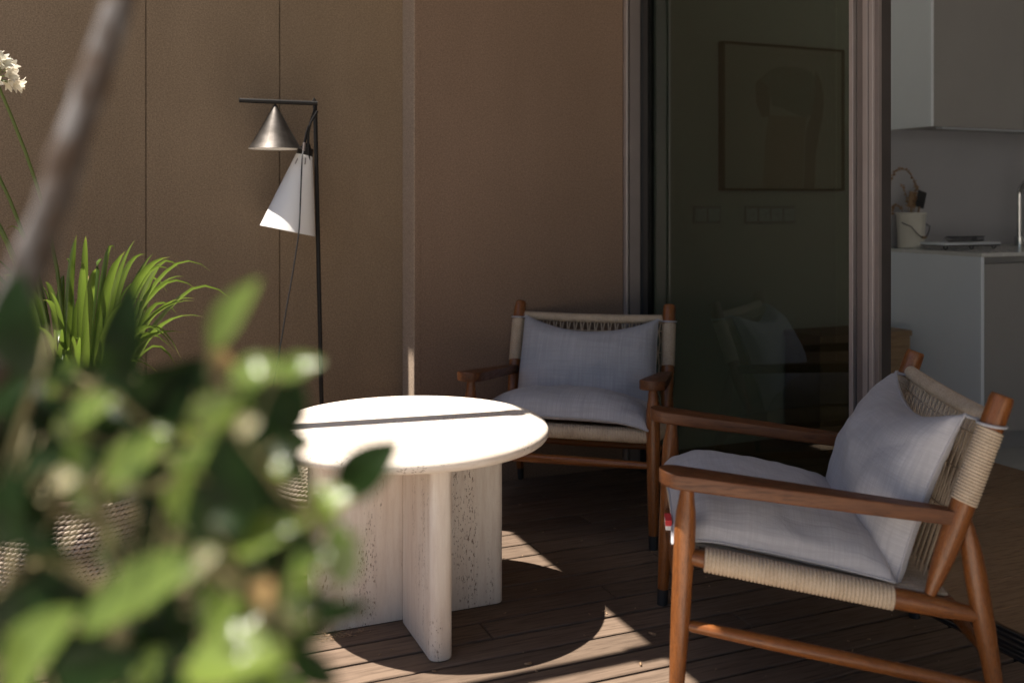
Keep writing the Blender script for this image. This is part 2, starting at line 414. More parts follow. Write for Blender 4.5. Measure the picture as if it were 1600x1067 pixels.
# timber floor inside
fl = box('floor_indoors', (2.25, -3.0, -0.2), (3.62, 3.865, -0.012), SOIL, None, 0); tag(fl, kind='structure')
DECK.node_tree.nodes['Principled BSDF'].inputs['Specular IOR Level'].default_value = 0.12
v = -0.4; r = 0
while v < 3.86:
    v1 = min(v + 0.16, 3.862)
    cuts = [2.252] + [2.252 + random.uniform(0.3, 1.1)] + [3.618]
    for a, b in zip(cuts[:-1], cuts[1:]): plank(a + 0.0006, b - 0.0006, v + 0.0006, v1 - 0.0006, -0.01, 0.004, OAK, fl)
    v += 0.16
kf = box('kitchen_floor', (3.625, -3.0, -0.2), (7.0, 3.865, -0.01), SOIL, None, 0); tag(kf, kind='structure')
for i in range(4):
    for j in range(4):
        u0 = 3.626 + i * 0.8; v0 = 3.863 - (j + 1) * 0.8
        box('floor_tile', (u0, v0, -0.009), (u0 + 0.797, v0 + 0.797, 0.004), TILE, kf, 0.0015)

# ---------------------------------------------------------------- walls and roof
wl = thing('terrace_wall', 'brown textured render wall with fine upright joints behind the black floor lamp', 'wall', (0, V_WALL, 0))
cuts = [-3.4, -1.55, on_v(228, 300, V_WALL).x, on_v(437, 300, V_WALL).x, 1.137]
box('backing', (-3.42, 0.012, -0.2), (1.6, 0.24, 2.9), STUCCO, wl, 0)
for a, b in zip(cuts[:-1], cuts[1:]):
    box('panel', (a + 0.0018, 0.0, -0.03), (b - (0.0018 if b < 1.1 else 0), 0.0115, 2.9), STUCCO, wl, 0.0012)
pr = thing('wall_pier', 'smooth brown rendered pier beside the dark sliding door frame', 'wall', (1.137, V_PIER, 0))
box('pier_face', (0.0, 0.0, -0.03), (0.944, 0.159, 2.598), STUCCO2, pr, 0.004)
box('lit_reveal_skin', (-0.0035, 0.0, -0.03), (-0.0003, 0.158, 2.598), STUCCO3, pr, 0)  # added thin skin; the brighter light on the reveal is put into its colour
box('corner_bead', (0.0205, -0.0016, 0), (0.0235, -0.0002, 2.59), STUCCO2, pr, 0)
iw = box('interior_wall', (2.09, 3.8705, -0.2), (7.2, 4.1, 2.598), PLASTER, None, 0); tag(iw, kind='structure')
iw2 = box('interior_wall', (7.0, -3.2, -0.2), (7.2, 3.868, 2.598), PLASTER, None, 0); tag(iw2, kind='structure')
iw3 = box('interior_wall', (2.3, -3.2, -0.2), (6.998, -3.002, 2.598), PLASTER, None, 0); tag(iw3, kind='structure')
ceil = box('ceiling', (2.26, -3.0, 2.57), (6.998, 3.866, 2.598), PLASTER, None, 0); tag(ceil, kind='structure')
rf = box('roof_overhang', (0.473, -3.2, 2.6), (7.2, 4.1, 2.9), SOFFIT, None, 0.004)
tag(rf, kind='structure')
# pergola rails outside the frame whose shadows cross the table and the deck
p1 = thing('pergola_rail', 'flat timber pergola rail running out from the roof edge', 'pergola rail', (-2.6, 2.25, 2.55))
box('rail', (0, -0.032, -0.05), (3.07, 0.032, 0.05), TEAKFLAT, p1, 0.003)
box('bracket', (3.0, -0.045, 0.051), (3.12, 0.045, 0.058), BLACK, p1, 0.001)
p2 = thing('awning_tube', 'round steel awning tube running out from the roof edge', 'awning tube', (0, 0, 0))
tube('rod', [(-2.6, 3.018, 2.55), (0.48, 2.68, 2.55)], 0.036, BLACK, p2)
tube('end_fitting', [(0.44, 2.6845, 2.55), (0.4725, 2.681, 2.55)], 0.044, BLACK, p2)
for a, b in ((-2.6, 2.25),):
    ps = thing('pergola_post', 'square timber post carrying the pergola rail by the hedge', 'post', (a, b, 0))
    box('post', (-0.05, -0.05, -0.2), (0.05, 0.05, 2.49), TEAKFLAT, ps, 0.003); box('cap', (-0.06, -0.06, 2.491), (0.06, 0.06, 2.499), BLACK, ps, 0)
p2b = thing('awning_mast', 'round steel mast holding the awning tube beside the rendered wall', 'mast', (-2.6, 3.018, 0))
tube('mast', [(0, 0, -0.2), (0, 0, 2.6)], 0.03, BLACK, p2b); tube('foot_plate', [(0, 0, 0.0), (0, 0, 0.012)], 0.08, BLACK, p2b)

# ---------------------------------------------------------------- sliding glass door
sd = thing('sliding_door', 'dark framed sliding glass door pushed open beside the kitchen', 'sliding door', (U_GLASS, 2.0, 0))
def dbox(name, u0, u1, v0, v1, z0, z1, m, bev=0.0012):
    return box(name, (u0 - U_GLASS, v0 - 2.0, z0), (u1 - U_GLASS, v1 - 2.0, z1), m, sd, bev)
tr = dbox('track', 2.125, 2.246, -2.9, 3.715, -0.03, -0.004, ALUD)
for uu in (2.128, 2.150, 2.172, 2.205, 2.232): box('rail', (uu - U_GLASS, -4.9, -0.004), (uu + 0.006 - U_GLASS, 1.714, 0.004), ALUD, tr, 0.001)
# far jamb on the pier
uA, uB = 2.081, 2.153
dbox('jamb', uA, uA + 0.010, 3.694, 3.7195, 0, 2.595, ALUL)
dbox('jamb', uA + 0.0105, uA + 0.020, 3.706, 3.7195, 0, 2.595, ALUD)
dbox('jamb', uA + 0.0205, uB, 3.698, 3.7195, 0.0, 2.595, ALU)
dbox('gasket', uB + 0.0005, 2.226, 3.703, 3.868, 0.0, 2.595, ALUD)
dbox('gasket', 2.158, 2.168, 3.694, 3.7028, 0.006, 2.595, RUBBER)
# glazed leaf
vA = v_at(1333, 2.19); vB = v_at(1338, 2.19)
dbox('pane', 2.193, 2.211, vB - 0.012, 3.702, 0.07, 2.54, GLASS, 0)
dbox('bottom_rail', 2.184, 2.2195, vB - 0.01, 3.702, 0.006, 0.0695, ALUD)
dbox('top_rail', 2.184, 2.2195, vB - 0.01, 3.702, 2.5405, 2.595, ALUD)
dbox('stile', 2.176, 2.1925, vB, vA + 0.004, 0.006, 2.595, ALUL)
q = [v_at(x, 2.18) for x in (1338, 1352, 1360, 1362.5, 1369, 1375)] + [v_at(1390.5, 2.2235)]
dbox('stile', 2.180, 2.2235, q[1], vB - 0.0135, 0.006, 2.595, ALU)
dbox('stile', 2.168, 2.2235, q[2], q[1] - 0.0005, 0.006, 2.595, ALUL)
dbox('gasket', 2.178, 2.2235, q[3], q[2] - 0.0005, 0.006, 2.595, RUBBER)
dbox('stile', 2.166, 2.2235, q[4], q[3] - 0.0005, 0.006, 2.595, ALUL)
dbox('stile', 2.174, 2.2235, q[5], q[4] - 0.0005, 0.006, 2.595, ALU)
dbox('stile', 2.186, 2.2235, q[6], q[5] - 0.0005, 0.006, 2.595, ALUD)
dbox('gasket', 2.180, 2.186, (q[5] + q[6]) / 2, (q[5] + q[6]) / 2 + 0.003, 0.006, 2.595, RUBBER)

# ---------------------------------------------------------------- room beyond the door: picture, switches, box, kitchen
VI = 3.870
def iv(x, y): return on_v(x, y, VI)
a0 = iv(1122, 66); a1 = iv(1311, 299)
pu0, pu1, pz0, pz1 = a0.x, a1.x, a1.z, a0.z
pic = thing('framed_print', 'framed abstract print of a mushroom-like arch seen through the glass door', 'picture', (pu0, VI, pz0))
W, Hh = pu1 - pu0, pz1 - pz0
t = 0.011; D = 0.042
for lo, hi in (((0, -D, 0), (t, -0.001, Hh)), ((W - t, -D, 0), (W, -0.001, Hh)), ((t + .0003, -D, Hh - t), (W - t - .0003, -0.001, Hh)), ((t + .0003, -D, 0), (W - t - .0003, -0.001, t))):
    box('frame', lo, hi, FRAME, pic, 0.001)
box('paper', (t + .0005, -0.030, t + .0005), (W - t - .0005, -0.002, Hh - t - .0005), PAPER, pic, 0)
def shape(name, pts, m, dep):
    b = MB(); n = len(pts)
    P = [((p[0] - 1122) / 189 * W, (299 - p[1]) / 231 * Hh) for p in pts]
    b.v = [(x, -0.0302 - dep, z) for x, z in P] + [(x, -0.0302, z) for x, z in P]; b.uv = [(0, 0)] * (2 * n)
    b.f = [tuple(range(n))] + [(i, (i + 1) % n, n + (i + 1) % n, n + i) for i in range(n)]
    return b.build(name, m, pic, smooth=False)
shape('print_shape', [(1183, 296), (1188, 215), (1192, 180), (1252, 180), (1248, 210), (1245, 296)], INK2, 0.0004)
shape('print_shape', [(1247, 296), (1250, 205), (1258, 180), (1266, 105), (1274, 120), (1279, 145), (1277, 180), (1272, 205), (1266, 240), (1264, 296)], INK3, 0.0005)
shape('print_shape', [(1172, 130), (1180, 122), (1194, 126), (1194, 182), (1182, 184), (1174, 165)], INK3, 0.0006)
shape('print_shape', [(1180, 124), (1192, 110), (1206, 102), (1240, 101), (1258, 108), (1266, 118), (1264, 150), (1260, 172), (1252, 182), (1205, 166), (1198, 166), (1194, 140)], INK1, 0.0009)
def plate(x0, x1, y0, y1, name, label, kind):
    a = iv(x0, y0); b = iv(x1, y1)
    o = thing(name, label, kind, ((a.x + b.x) / 2, VI, (a.z + b.z) / 2)); w2 = (b.x - a.x) / 2; h2 = abs(a.z - b.z) / 2
    box('plate', (-w2, -0.009, -h2), (w2, -0.0005, h2), PLATE, o, 0.002); return o, w2, h2
o, w2, h2 = plate(1082, 1125, 322, 349, 'light_switch', 'double light switch on the wall behind the glass, below the framed print', 'switch')
for sx in (-1, 1): box('rocker', (sx * w2 * .48 - w2 * .4, -0.012, -h2 * .72), (sx * w2 * .48 + w2 * .4, -0.0092, h2 * .72), LACQ, o, 0.001)
o, w2, h2 = plate(1163, 1241, 322, 349, 'socket_plate', 'wide multiple socket plate on the wall behind the glass', 'socket')
for i in range(4):
    c = (-0.75 + 0.5 * i) * w2
    box('insert', (c - w2 * .21, -0.0112, -h2 * .72), (c + w2 * .21, -0.0092, h2 * .72), LACQ, o, 0.001)
    for e in (-1, 1): tube('socket_hole', [(c + e * .008, -0.0118, 0), (c + e * .008, -0.0113, 0)], 0.003, RUBBER, o, 8)
wb = thing('wooden_box', 'low brown wooden chest standing against the white kitchen end panel', 'chest', (3.05, 3.6, 0.004))
for lo, hi in (((0, 0, 0), (.545, .02, .50)), ((0, .23, 0), (.545, .25, .50)), ((0, .0205, 0), (.018, .2295, .50)), ((.527, .0205, 0), (.545, .2295, .50))): box('side_board', lo, hi, BOXWOOD, wb, 0.002)
box('lid', (-0.006, -0.008, .5005), (.551, .258, .527), BOXWOOD, wb, 0.003)
box('base_board', (.0185, .0205, .01), (.5265, .2295, .03), BOXWOOD, wb, 0.001)
# base units
KU, KV = 3.666, 3.25
kc = thing('kitchen_counter', 'white kitchen base unit with plain end panel and pale worktop', 'kitchen counter', (KU, KV, 0.004))
box('end_panel', (0, 0.0, 0), (0.020, 0.618, 0.896), LACQ, kc, 0.0012)
box('worktop', (-0.001, -0.004, 0.8965), (2.6, 0.6185, 0.914), QUARTZ, kc, 0.0015)
box('plinth', (0.021, 0.05, 0), (2.6, 0.07, 0.088), LACQ_SHADE, kc, 0)
box('carcass', (0.021, 0.022, 0.089), (2.59, 0.617, 0.865), LACQ_SHADE, kc, 0)
box('handle_channel', (0.021, 0.045, 0.8655), (2.59, 0.617, 0.896), LACQ_SHADE, kc, 0)
for i in range(4): box('cupboard_door', (0.0225 + i * 0.6, 0.0, 0.09), (0.0195 + (i + 1) * 0.6, 0.0215, 0.864), LACQ_SHADE, kc, 0.0012)
wc = thing('wall_cabinet', 'handleless wall cabinet above the kitchen splashback', 'cabinet', (KU, 3.54, 1.515))
box('side_panel', (0, 0, 0), (0.018, 0.329, 1.07), LACQ, wc, 0.001)
box('carcass', (0.0185, 0.021, 0.012), (2.6, 0.329, 1.07), LACQ_SHADE, wc, 0)
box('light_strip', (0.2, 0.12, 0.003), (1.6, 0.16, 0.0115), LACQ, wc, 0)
for i in range(4): box('cupboard_door', (0.019 + i * 0.6, -0.001, 0.0), (0.016 + (i + 1) * 0.6, 0.0205, 1.07), LACQ_SHADE, wc, 0.0012)
sp = box('splashback', (3.60, 3.8695 - 0.004, 0.92), (6.2, 3.8702, 1.6), SPLASH, None, 0.0008)
sp2 = tag(sp, 'glossy pale splashback panel between the worktop and wall cabinet', 'splashback')
ZT = 0.918
cr = thing('utensil_crock', 'cream enamel pail with wire bail handle on the worktop', 'crock', (3.745, 3.745, ZT))
MB().lathe([(0, 0), (.058, 0), (.062, .004), (.070, .165), (.074, .172), (.074, .178), (.069, .18), (.066, .172), (.058, .012), (0, .01)], 40).build('pail', CERAMIC, cr)
hp = [(-.073, -.01, .13)] + [(-.073 + .146 * i / 12, -.055 - .03 * math.sin(math.pi * i / 12), .13 - .075 * math.sin(math.pi * i / 12)) for i in range(1, 12)] + [(.073, -.01, .13)]
tube('bail_handle', hp, 0.0022, WIRE, cr, 8)
tube('grip', [hp[5], hp[6], hp[7]], 0.006, SPOON, cr, 10)
SPR = [('long brown dried sprig arching over the rim of the cream pail', [(1424, 345), (1431, 318), (1432, 296), (1427, 278), (1416, 266), (1404, 264), (1395, 274), (1390, 290)]),
       ('upright dried sprig in the middle of the cream pail', [(1420, 345), (1419, 322), (1416, 304), (1410, 290)]),
       ('dried sprig leaning towards the black spatula in the cream pail', [(1424, 345), (1427, 320), (1431, 302), (1432, 288)]),
       ('short drooping dried sprig hanging over the pail towards the door frame', [(1414, 345), (1408, 326), (1400, 320), (1394, 326), (1391, 338)])]
for lab_, pth in SPR:
    df = thing('dried_sprig', lab_, 'dried flowers', (3.745, 3.745, ZT), 0, 'dried sprigs in the cream pail')
    pp = [on_v(x, y, 3.745) - Vector((3.745, 3.745, ZT)) for x, y in pth]; pts = []
    for i in range(len(pp) - 1): pts += [pp[i].lerp(pp[i + 1], k_ / 3) for k_ in range(3)]
    pts.append(pp[-1])
    st = tube('stem', pts, .0014, DRIED, df, 6); b = MB()
    for p in pts[3:]:
        for e in range(4):
            d = Vector((random.uniform(-1, 1), random.uniform(-1, 1), random.uniform(-.3, 1))).normalized() * random.uniform(.010, .017)
            b.tube([p, p + d * .6, p + d], [.0008, .0036, .0006], 5)
    sd__ = b.build('seeds', DRIED, st); sd__['kind'] = 'stuff'
sp_ = thing('spatula', 'black silicone spatula standing in the cream pail', 'spatula', (3.76, 3.745, ZT + .02))
tube('handle', [(0, 0, 0), (.035, -.005, .19)], .005, SPOON, sp_, 10)
ob = box('blade', (-.028, -.004, 0), (.028, .004, .085), RUBBER, sp_, 0.004); ob.location = (.034, -.005, .185); ob.rotation_euler = (0, R(16), 0)
sp_ = thing('wooden_spoon', 'pale wooden spatula standing in the cream pail', 'wooden spoon', (3.745, 3.755, ZT + .02))
tube('handle', [(0, 0, 0), (.012, .0, .19)], .005, SPOON, sp_, 10)
ob = box('blade', (-.024, -.003, 0), (.024, .003, .08), SPOON, sp_, 0.003); ob.location = (.013, 0, .185); ob.rotation_euler = (0, R(8), 0)
ty = thing('drainer_tray', 'white draining tray on dark wire feet beside the cream pail', 'tray', (3.93, 3.60, ZT))
rows = []
MB().box((-.19, -.07, .022), (.19, .09, .034)).build('tray', LACQ, ty, bevel=.005)
tube('wire_frame', [(-.185, -.065, .019), (.185, -.065, .019), (.185, .085, .019), (-.185, .085, .019), (-.185, -.065, .019)], .0028, WIRE, ty, 8)
for x in (-.17, 0, .15):
    tube('foot', [(x - .012, -.06, .018), (x - .010, -.06, .006), (x, -.06, .003), (x + .010, -.06, .006), (x + .012, -.06, .018)], .003, WIRE, ty, 8)
rk = thing('wire_rack', 'dark coiled wire rack lying on the white draining tray', 'wire rack', (3.95, 3.60, ZT + .034))
tube('coil', [(-.11 + .22 * i / 288, .0 + .022 * math.cos(i * math.tau / 16), .015 + .0125 * math.sin(i * math.tau / 16)) for i in range(289)], .0016, WIRE, rk, 6)
tube('rim', [(-.115, -.02, .027), (.115, -.02, .027)], .002, WIRE, rk, 6)
fc = thing('kitchen_tap', 'chrome gooseneck tap at the kitchen sink', 'tap', (4.47, 3.72, ZT))
tube('base', [(0, 0, 0), (0, 0, .05)], .024, CHROME, fc, 24)
tube('neck', [(0, 0, .05), (0, 0, .27)] + [(.0, -.08 + .08 * math.cos(R(a)), .27 + .08 * math.sin(R(a))) for a in range(15, 181, 15)] + [(0, -.16, .22)], .012, CHROME, fc, 16)
tube('lever', [(.02, 0, .06), (.07, 0, .085)], .006, CHROME, fc, 10)

# ---------------------------------------------------------------- travertine table
tb = thing('coffee_table', 'round travertine table on crossed stone slabs', 'table', (0.78, 2.615, 0))
prof = [(0, .494), (.355, .494)]
for i in range(0, 13):
    a = -90 + i * 15; prof.append((.370 + .0225 * math.cos(R(a)), .5155 + .0215 * math.sin(R(a))))
prof += [(.36, .5372), (.2, .5372), (0, .5372)]
MB().lathe(prof, 128).build('table_top', TRAV_H, tb)
def fin(lo, hi):
    b = MB().box(lo, hi); me = bpy.data.meshes.new('slab'); me.from_pydata(b.v, [], b.f)
    bm = bmesh.new(); bm.from_mesh(me)
    ve = [e for e in bm.edges if abs((e.verts[0].co - e.verts[1].co).z) > .1]
    bmesh.ops.bevel(bm, geom=ve, offset=.024, segments=6, affect='EDGES', profile=.5)
    he = [e for e in bm.edges if e.verts[0].co.z < .01 and e.verts[1].co.z < .01 and len(e.link_faces) == 2 and any(abs(f.normal.z) < .5 for f in e.link_faces)]
    bmesh.ops.bevel(bm, geom=he, offset=.004, segments=2, affect='EDGES', profile=.5)
    bm.to_mesh(me); bm.free(); me.materials.append(TRAV_V)
    for p in me.polygons: p.use_smooth = True
    me.set_sharp_from_angle(angle=R(40))
    o = bpy.data.objects.new('slab', me); COL.objects.link(o); o.parent = tb; return o
fin((-.278, -.030, .0012), (.278, .030, .4935))
fin((-.030, -.302, .0012), (.030, -.0295, .4935))
fin((-.030, .0295, .0012), (.030, .302, .4935))
ch = thing('plant_crumbs', 'pale dry plant crumbs on the deck at the foot of the table', 'crumbs', (0.575, 2.55, 0.001))
ch['kind'] = 'stuff'
b = MB()
for i in range(60):
    p = Vector((random.gauss(0, .035), random.gauss(0, .012), random.uniform(.001, .008))); d = Vector((random.uniform(-.012, .012), random.uniform(-.01, .01), random.uniform(-.001, .004)))
    b.tube([p, p + d], .0008, 4)
b.build('crumbs', SPOON, ch)

# ---------------------------------------------------------------- lounge chairs
def ridged(p0, p1, r, pitch, depth=.0038, seg=16, steps=4):
    p0, p1 = Vector(p0), Vector(p1); n = max(2, int((p1 - p0).length / pitch)); pts = []; rad = []
    for i in range(n):
        for j in range(steps):
            s_ = (i + j / steps) / n
            pts.append(p0.lerp(p1, s_)); rad.append(r - depth + depth * math.sqrt(max(0, math.sin(math.pi * (j + .02) / steps))))
    pts.append(p1); rad.append(r - depth)
    return pts, rad
def cord_wrap(name, p0, p1, r, parent, pitch=.0070, bow=0, seg=18):
    pts, rad = ridged(p0, p1, r, pitch)
    if bow:
        L = (Vector(p1) - Vector(p0)).length
        pts = [p + Vector((0, 0, -bow * 4 * (i / (len(pts) - 1)) * (1 - i / (len(pts) - 1)))) for i, p in enumerate(pts)]
    b = MB()
    # a slight twist of every turn, so turns look wound and not turned on a lathe
    b.tube(pts, rad, seg)
    off = (Vector(p1) - Vector(p0)).normalized()
    n = seg + 1
    for i in range(len(pts)):
        for k_ in range(n):
            idx = i * n + k_
            vv = Vector(b.v[idx]) + off * (pitch * .35 * math.sin(2 * math.pi * k_ / seg)) + off * random.uniform(-.0004, .0004)
            b.v[idx] = tuple(vv)
    return b.build(name, ROPE, parent)
def taper(p0, p1, rs):
    p0, p1 = Vector(p0), Vector(p1); return [p0.lerp(p1, t_) for t_, _ in rs], [r_ for _, r_ in rs]
def make_chair(name, label):
    c = thing(name, label, 'armchair')
    for sd_ in (-1, 1):
        x = .318 * sd_
        # front leg, foot to arm
        P, Rr = taper((x + .003 * sd_, .026, .045), (x, 0, .532), [(0, .0155), (.08, .017), (.4, .0215), (.7, .0235), (.80, .0235), (.87, .0215), (.92, .0175), (.97, .0150), (1, .0150)])
        lg = tube('leg', P, Rr, TEAK, c, 20)
        tube('foot_cap', [(x + .0032 * sd_, .0284, 0), (x + .003 * sd_, .0262, .0455)], [.0150, .0160], RUBBER, lg, 20)
        # rear leg, foot to post
        P, Rr = taper((x * .975, -.661, .045), (x * .955, -.592, .475), [(0, .0155), (.1, .017), (.45, .0225), (.72, .0235), (.85, .0205), (.95, .014), (1, .010)])
        lg = tube('leg', P, Rr, TEAK, c, 20)
        tube('foot_cap', [(x * .975, -.6645, 0), (x * .975, -.6608, .0455)], [.0150, .0160], RUBBER, lg, 20)
        # back post, leaning
        xb = .3085 * sd_
        P, Rr = taper((xb, -.517, .305), (xb, -.667, .737), [(0, .0115), (.02, .013), (.10, .018), (.22, .0235), (.35, .0255), (.6, .0255), (.97, .0250), (.992, .0235), (1, .0215)])
        ps_ = tube('back_post', P, Rr, TEAK, c, 22)
        f_ = lambda z_: (xb, -.517 - (z_ - .305) * .3472, z_)
        cord_wrap('cord_wrap', f_(.505), f_(.664), .0285, ps_)
        # seat side rail with cord winding
        P, Rr = taper((x, -.002, .370), (x * .965, -.628, .262), [(0, .017), (.08, .021), (.75, .023), (.86, .0215), (.96, .0165), (1, .0145)])
        rl = tube('seat_rail', P, Rr, TEAK, c, 20)
        q0 = Vector(P[0]).lerp(Vector(P[-1]), .055); q1 = Vector(P[0]).lerp(Vector(P[-1]), .70)
        cord_wrap('cord_wrap', q0, q1, .0275, rl, .0082)
        # stretcher
        P, Rr = taper((x, .012, .219), (x * .972, -.648, .105), [(0, .0095), (.04, .0125), (.3, .0155), (.7, .0155), (.96, .0125), (1, .0095)])
        tube('stretcher', P, Rr, TEAK, c, 18)
        # armrest: a flat tapered paddle with a round nose
        b = MB(); out = []
        L0, L1 = .062, -.565; wf, wr_ = .044, .019
        for i in range(0, 13):
            a = R(180 - 15 * i); out.append((x + wf * math.cos(a), L0 - wf + wf * math.sin(a)))
        for i in range(1, 11):
            s_ = i / 10; ww = wf + (wr_ - wf) * s_ ** 1.15; out.append((x - .0095 * sd_ * s_ + ww, L0 - wf + (L1 - L0 + wf) * s_))
        for i in range(10, 0, -1):
            s_ = i / 10; ww = wf + (wr_ - wf) * s_ ** 1.15; out.append((x - .0095 * sd_ * s_ - ww, L0 - wf + (L1 - L0 + wf) * s_))
        zt = lambda y_: .563 + (y_ - .06) * .118
        th = lambda y_: .033 - .004 * (.06 - y_)
        rings = []
        for dz, sh in ((-1, .90), (-.93, .975), (-.82, 1), (-.14, 1), (-.04, .985), (0, .945)):
            rg = []
            for px, py in out:
                cxm = x; rg.append((cxm + (px - cxm) * sh if abs(px - cxm) > 1e-6 else px, py - (.003 * (1 - sh) / .13 if py > .03 else 0), zt(py) + dz * th(py)))
            rings.append(rg)
        b.quadgrid(rings, closed=True); n_ = len(out)
        b.f.append(tuple(range(n_))[::-1]); b.f.append(tuple(5 * n_ + i for i in range(n_)))
        b.build('armrest', TEAKFLAT, c, smooth='auto')
    tube('front_stretcher', [(-.316, .012, .271), (-.28, .012, .271), (-.1, .012, .271), (.1, .012, .271), (.28, .012, .271), (.316, .012, .271)], [.0095, .0125, .0155, .0155, .0125, .0095], TEAK, c, 18)
    tube('rear_stretcher', [(-.305, -.645, .17), (-.1, -.645, .17), (.1, -.645, .17), (.305, -.645, .17)], [.010, .0145, .0145, .010], TEAK, c, 16)
    fr = tube('front_rail', [(-.315, -.004, .366), (.315, -.004, .366)], .018, TEAK, c, 16)
    cord_wrap('cord_wrap', (-.297, -.004, .366), (.297, -.004, .366), .0265, fr, .0086)
    rr = tube('rear_rail', [(-.300, -.56, .281), (.300, -.56, .281)], .015, TEAK, c, 16)
    # woven cord seat
    b = MB(); n = 52
    for i in range(n):
        xx = -.285 + .57 * i / (n - 1)
        b.tube([(xx, -.012, .388), (xx, -.15, .356 + .002 * (-1) ** i), (xx, -.35, .322 - .002 * (-1) ** i), (xx, -.56, .297)], .0046, 6, cap=False)
    b.build('woven_seat', ROPE, c)
    # top rail wound with cord and the open cord lattice under it
    tr_ = tube('top_rail', [(-.308, -.646, .680), (.308, -.646, .680)], .014, TEAK, c, 16)
    cord_wrap('cord_wrap', (-.283, -.646, .682), (.283, -.646, .682), .0188, tr_, .0086, bow=.004)
    lat = MB()
    yz = lambda z_: -.530 - (z_ - .305) * .318
    for i in range(20):
        xx = -.268 + .536 * i / 19
        for e in (-1, 1):
            lat.tube([(xx + e * .0075, yz(.668) - .004, .668), (xx + e * .0022, yz(.632) + e * .002, .632), (xx + e * .0075, yz(.596), .596), (xx + e * .0022, yz(.55), .55), (xx + e * .0075, yz(.50), .50), (xx, yz(.31), .31)], .0026, 6, cap=False)
    for z_ in (.632, .55, .46): lat.tube([(-.285, yz(z_), z_ + .004), (-.15, yz(z_) + .002, z_ - .001), (0, yz(z_), z_ - .003), (.15, yz(z_) + .002, z_ - .001), (.285, yz(z_), z_ + .004)], .0023, 6)
    lat.build('cord_lattice', ROPE, c)
    return c

def cushion_mesh(Wd, Ln, T, under, seed, place, sag=0.0, pinch=.035, n=44, wr=.005, lump=.09):
    """knife-edge cushion; place(a, b, h) puts width a, length b, height h into chair space"""
    b = MB(); edge = []
    for side in (1, -1):
        rows = []; uvs = []
        for i in range(n + 1):
            v_ = -1 + 2 * i / n; row = []
            for j in range(n + 1):
                u_ = -1 + 2 * j / n
                uu = math.sin(u_ * math.pi / 2) * .45 + u_ * .55; vv = math.sin(v_ * math.pi / 2) * .45 + v_ * .55
                a = Wd / 2 * uu * (1 - pinch * (1 - vv * vv)); l = Ln / 2 * vv * (1 - pinch * (1 - uu * uu))
                if vv > 0 and sag: l -= sag * (1 - uu * uu) * vv ** 2
                eu = max(0, 1 - abs(uu) ** 2.4); ev = max(0, 1 - abs(vv) ** 2.4)
                h = (eu * ev) ** (.42 if sag else .36)
                w1 = noise.noise(Vector((uu * 2.1 + seed, vv * 2.1, side * 3.0)))
                w2 = noise.noise(Vector((uu * 5.5, vv * 5.5 + seed, side * 5.0)))
                cz = math.exp(-((abs(uu) - .86) ** 2 + (abs(vv) - .86) ** 2) * 9)
                w3 = math.sin((uu * math.copysign(1, vv) + vv * math.copysign(1, uu)) * 16 + w1 * 4) * cz
                hh = h * (T / 2 + T * lump * w1) + (w2 * wr + w3 * wr * .75) * min(1, h * 1.8)
                row.append(place(a, l, side * hh * (1 if side > 0 else under)))
                uvs.append((a, l))
            rows.append(row if side > 0 else row[::-1])
            if side < 0: uvs[-(n + 1):] = uvs[-(n + 1):][::-1]
        b.quadgrid(rows, uvs=uvs)
        if side > 0:
            edge = rows[0][:] + [r_[-1] for r_ in rows[1:]] + rows[-1][-2::-1] + [r_[0] for r_ in rows[-2:0:-1]]
    return b, edge
def rope_loop(name, pts, r, m, parent):
    return MB().tube(list(pts) + [pts[0]], r, 8).build(name, m, parent)
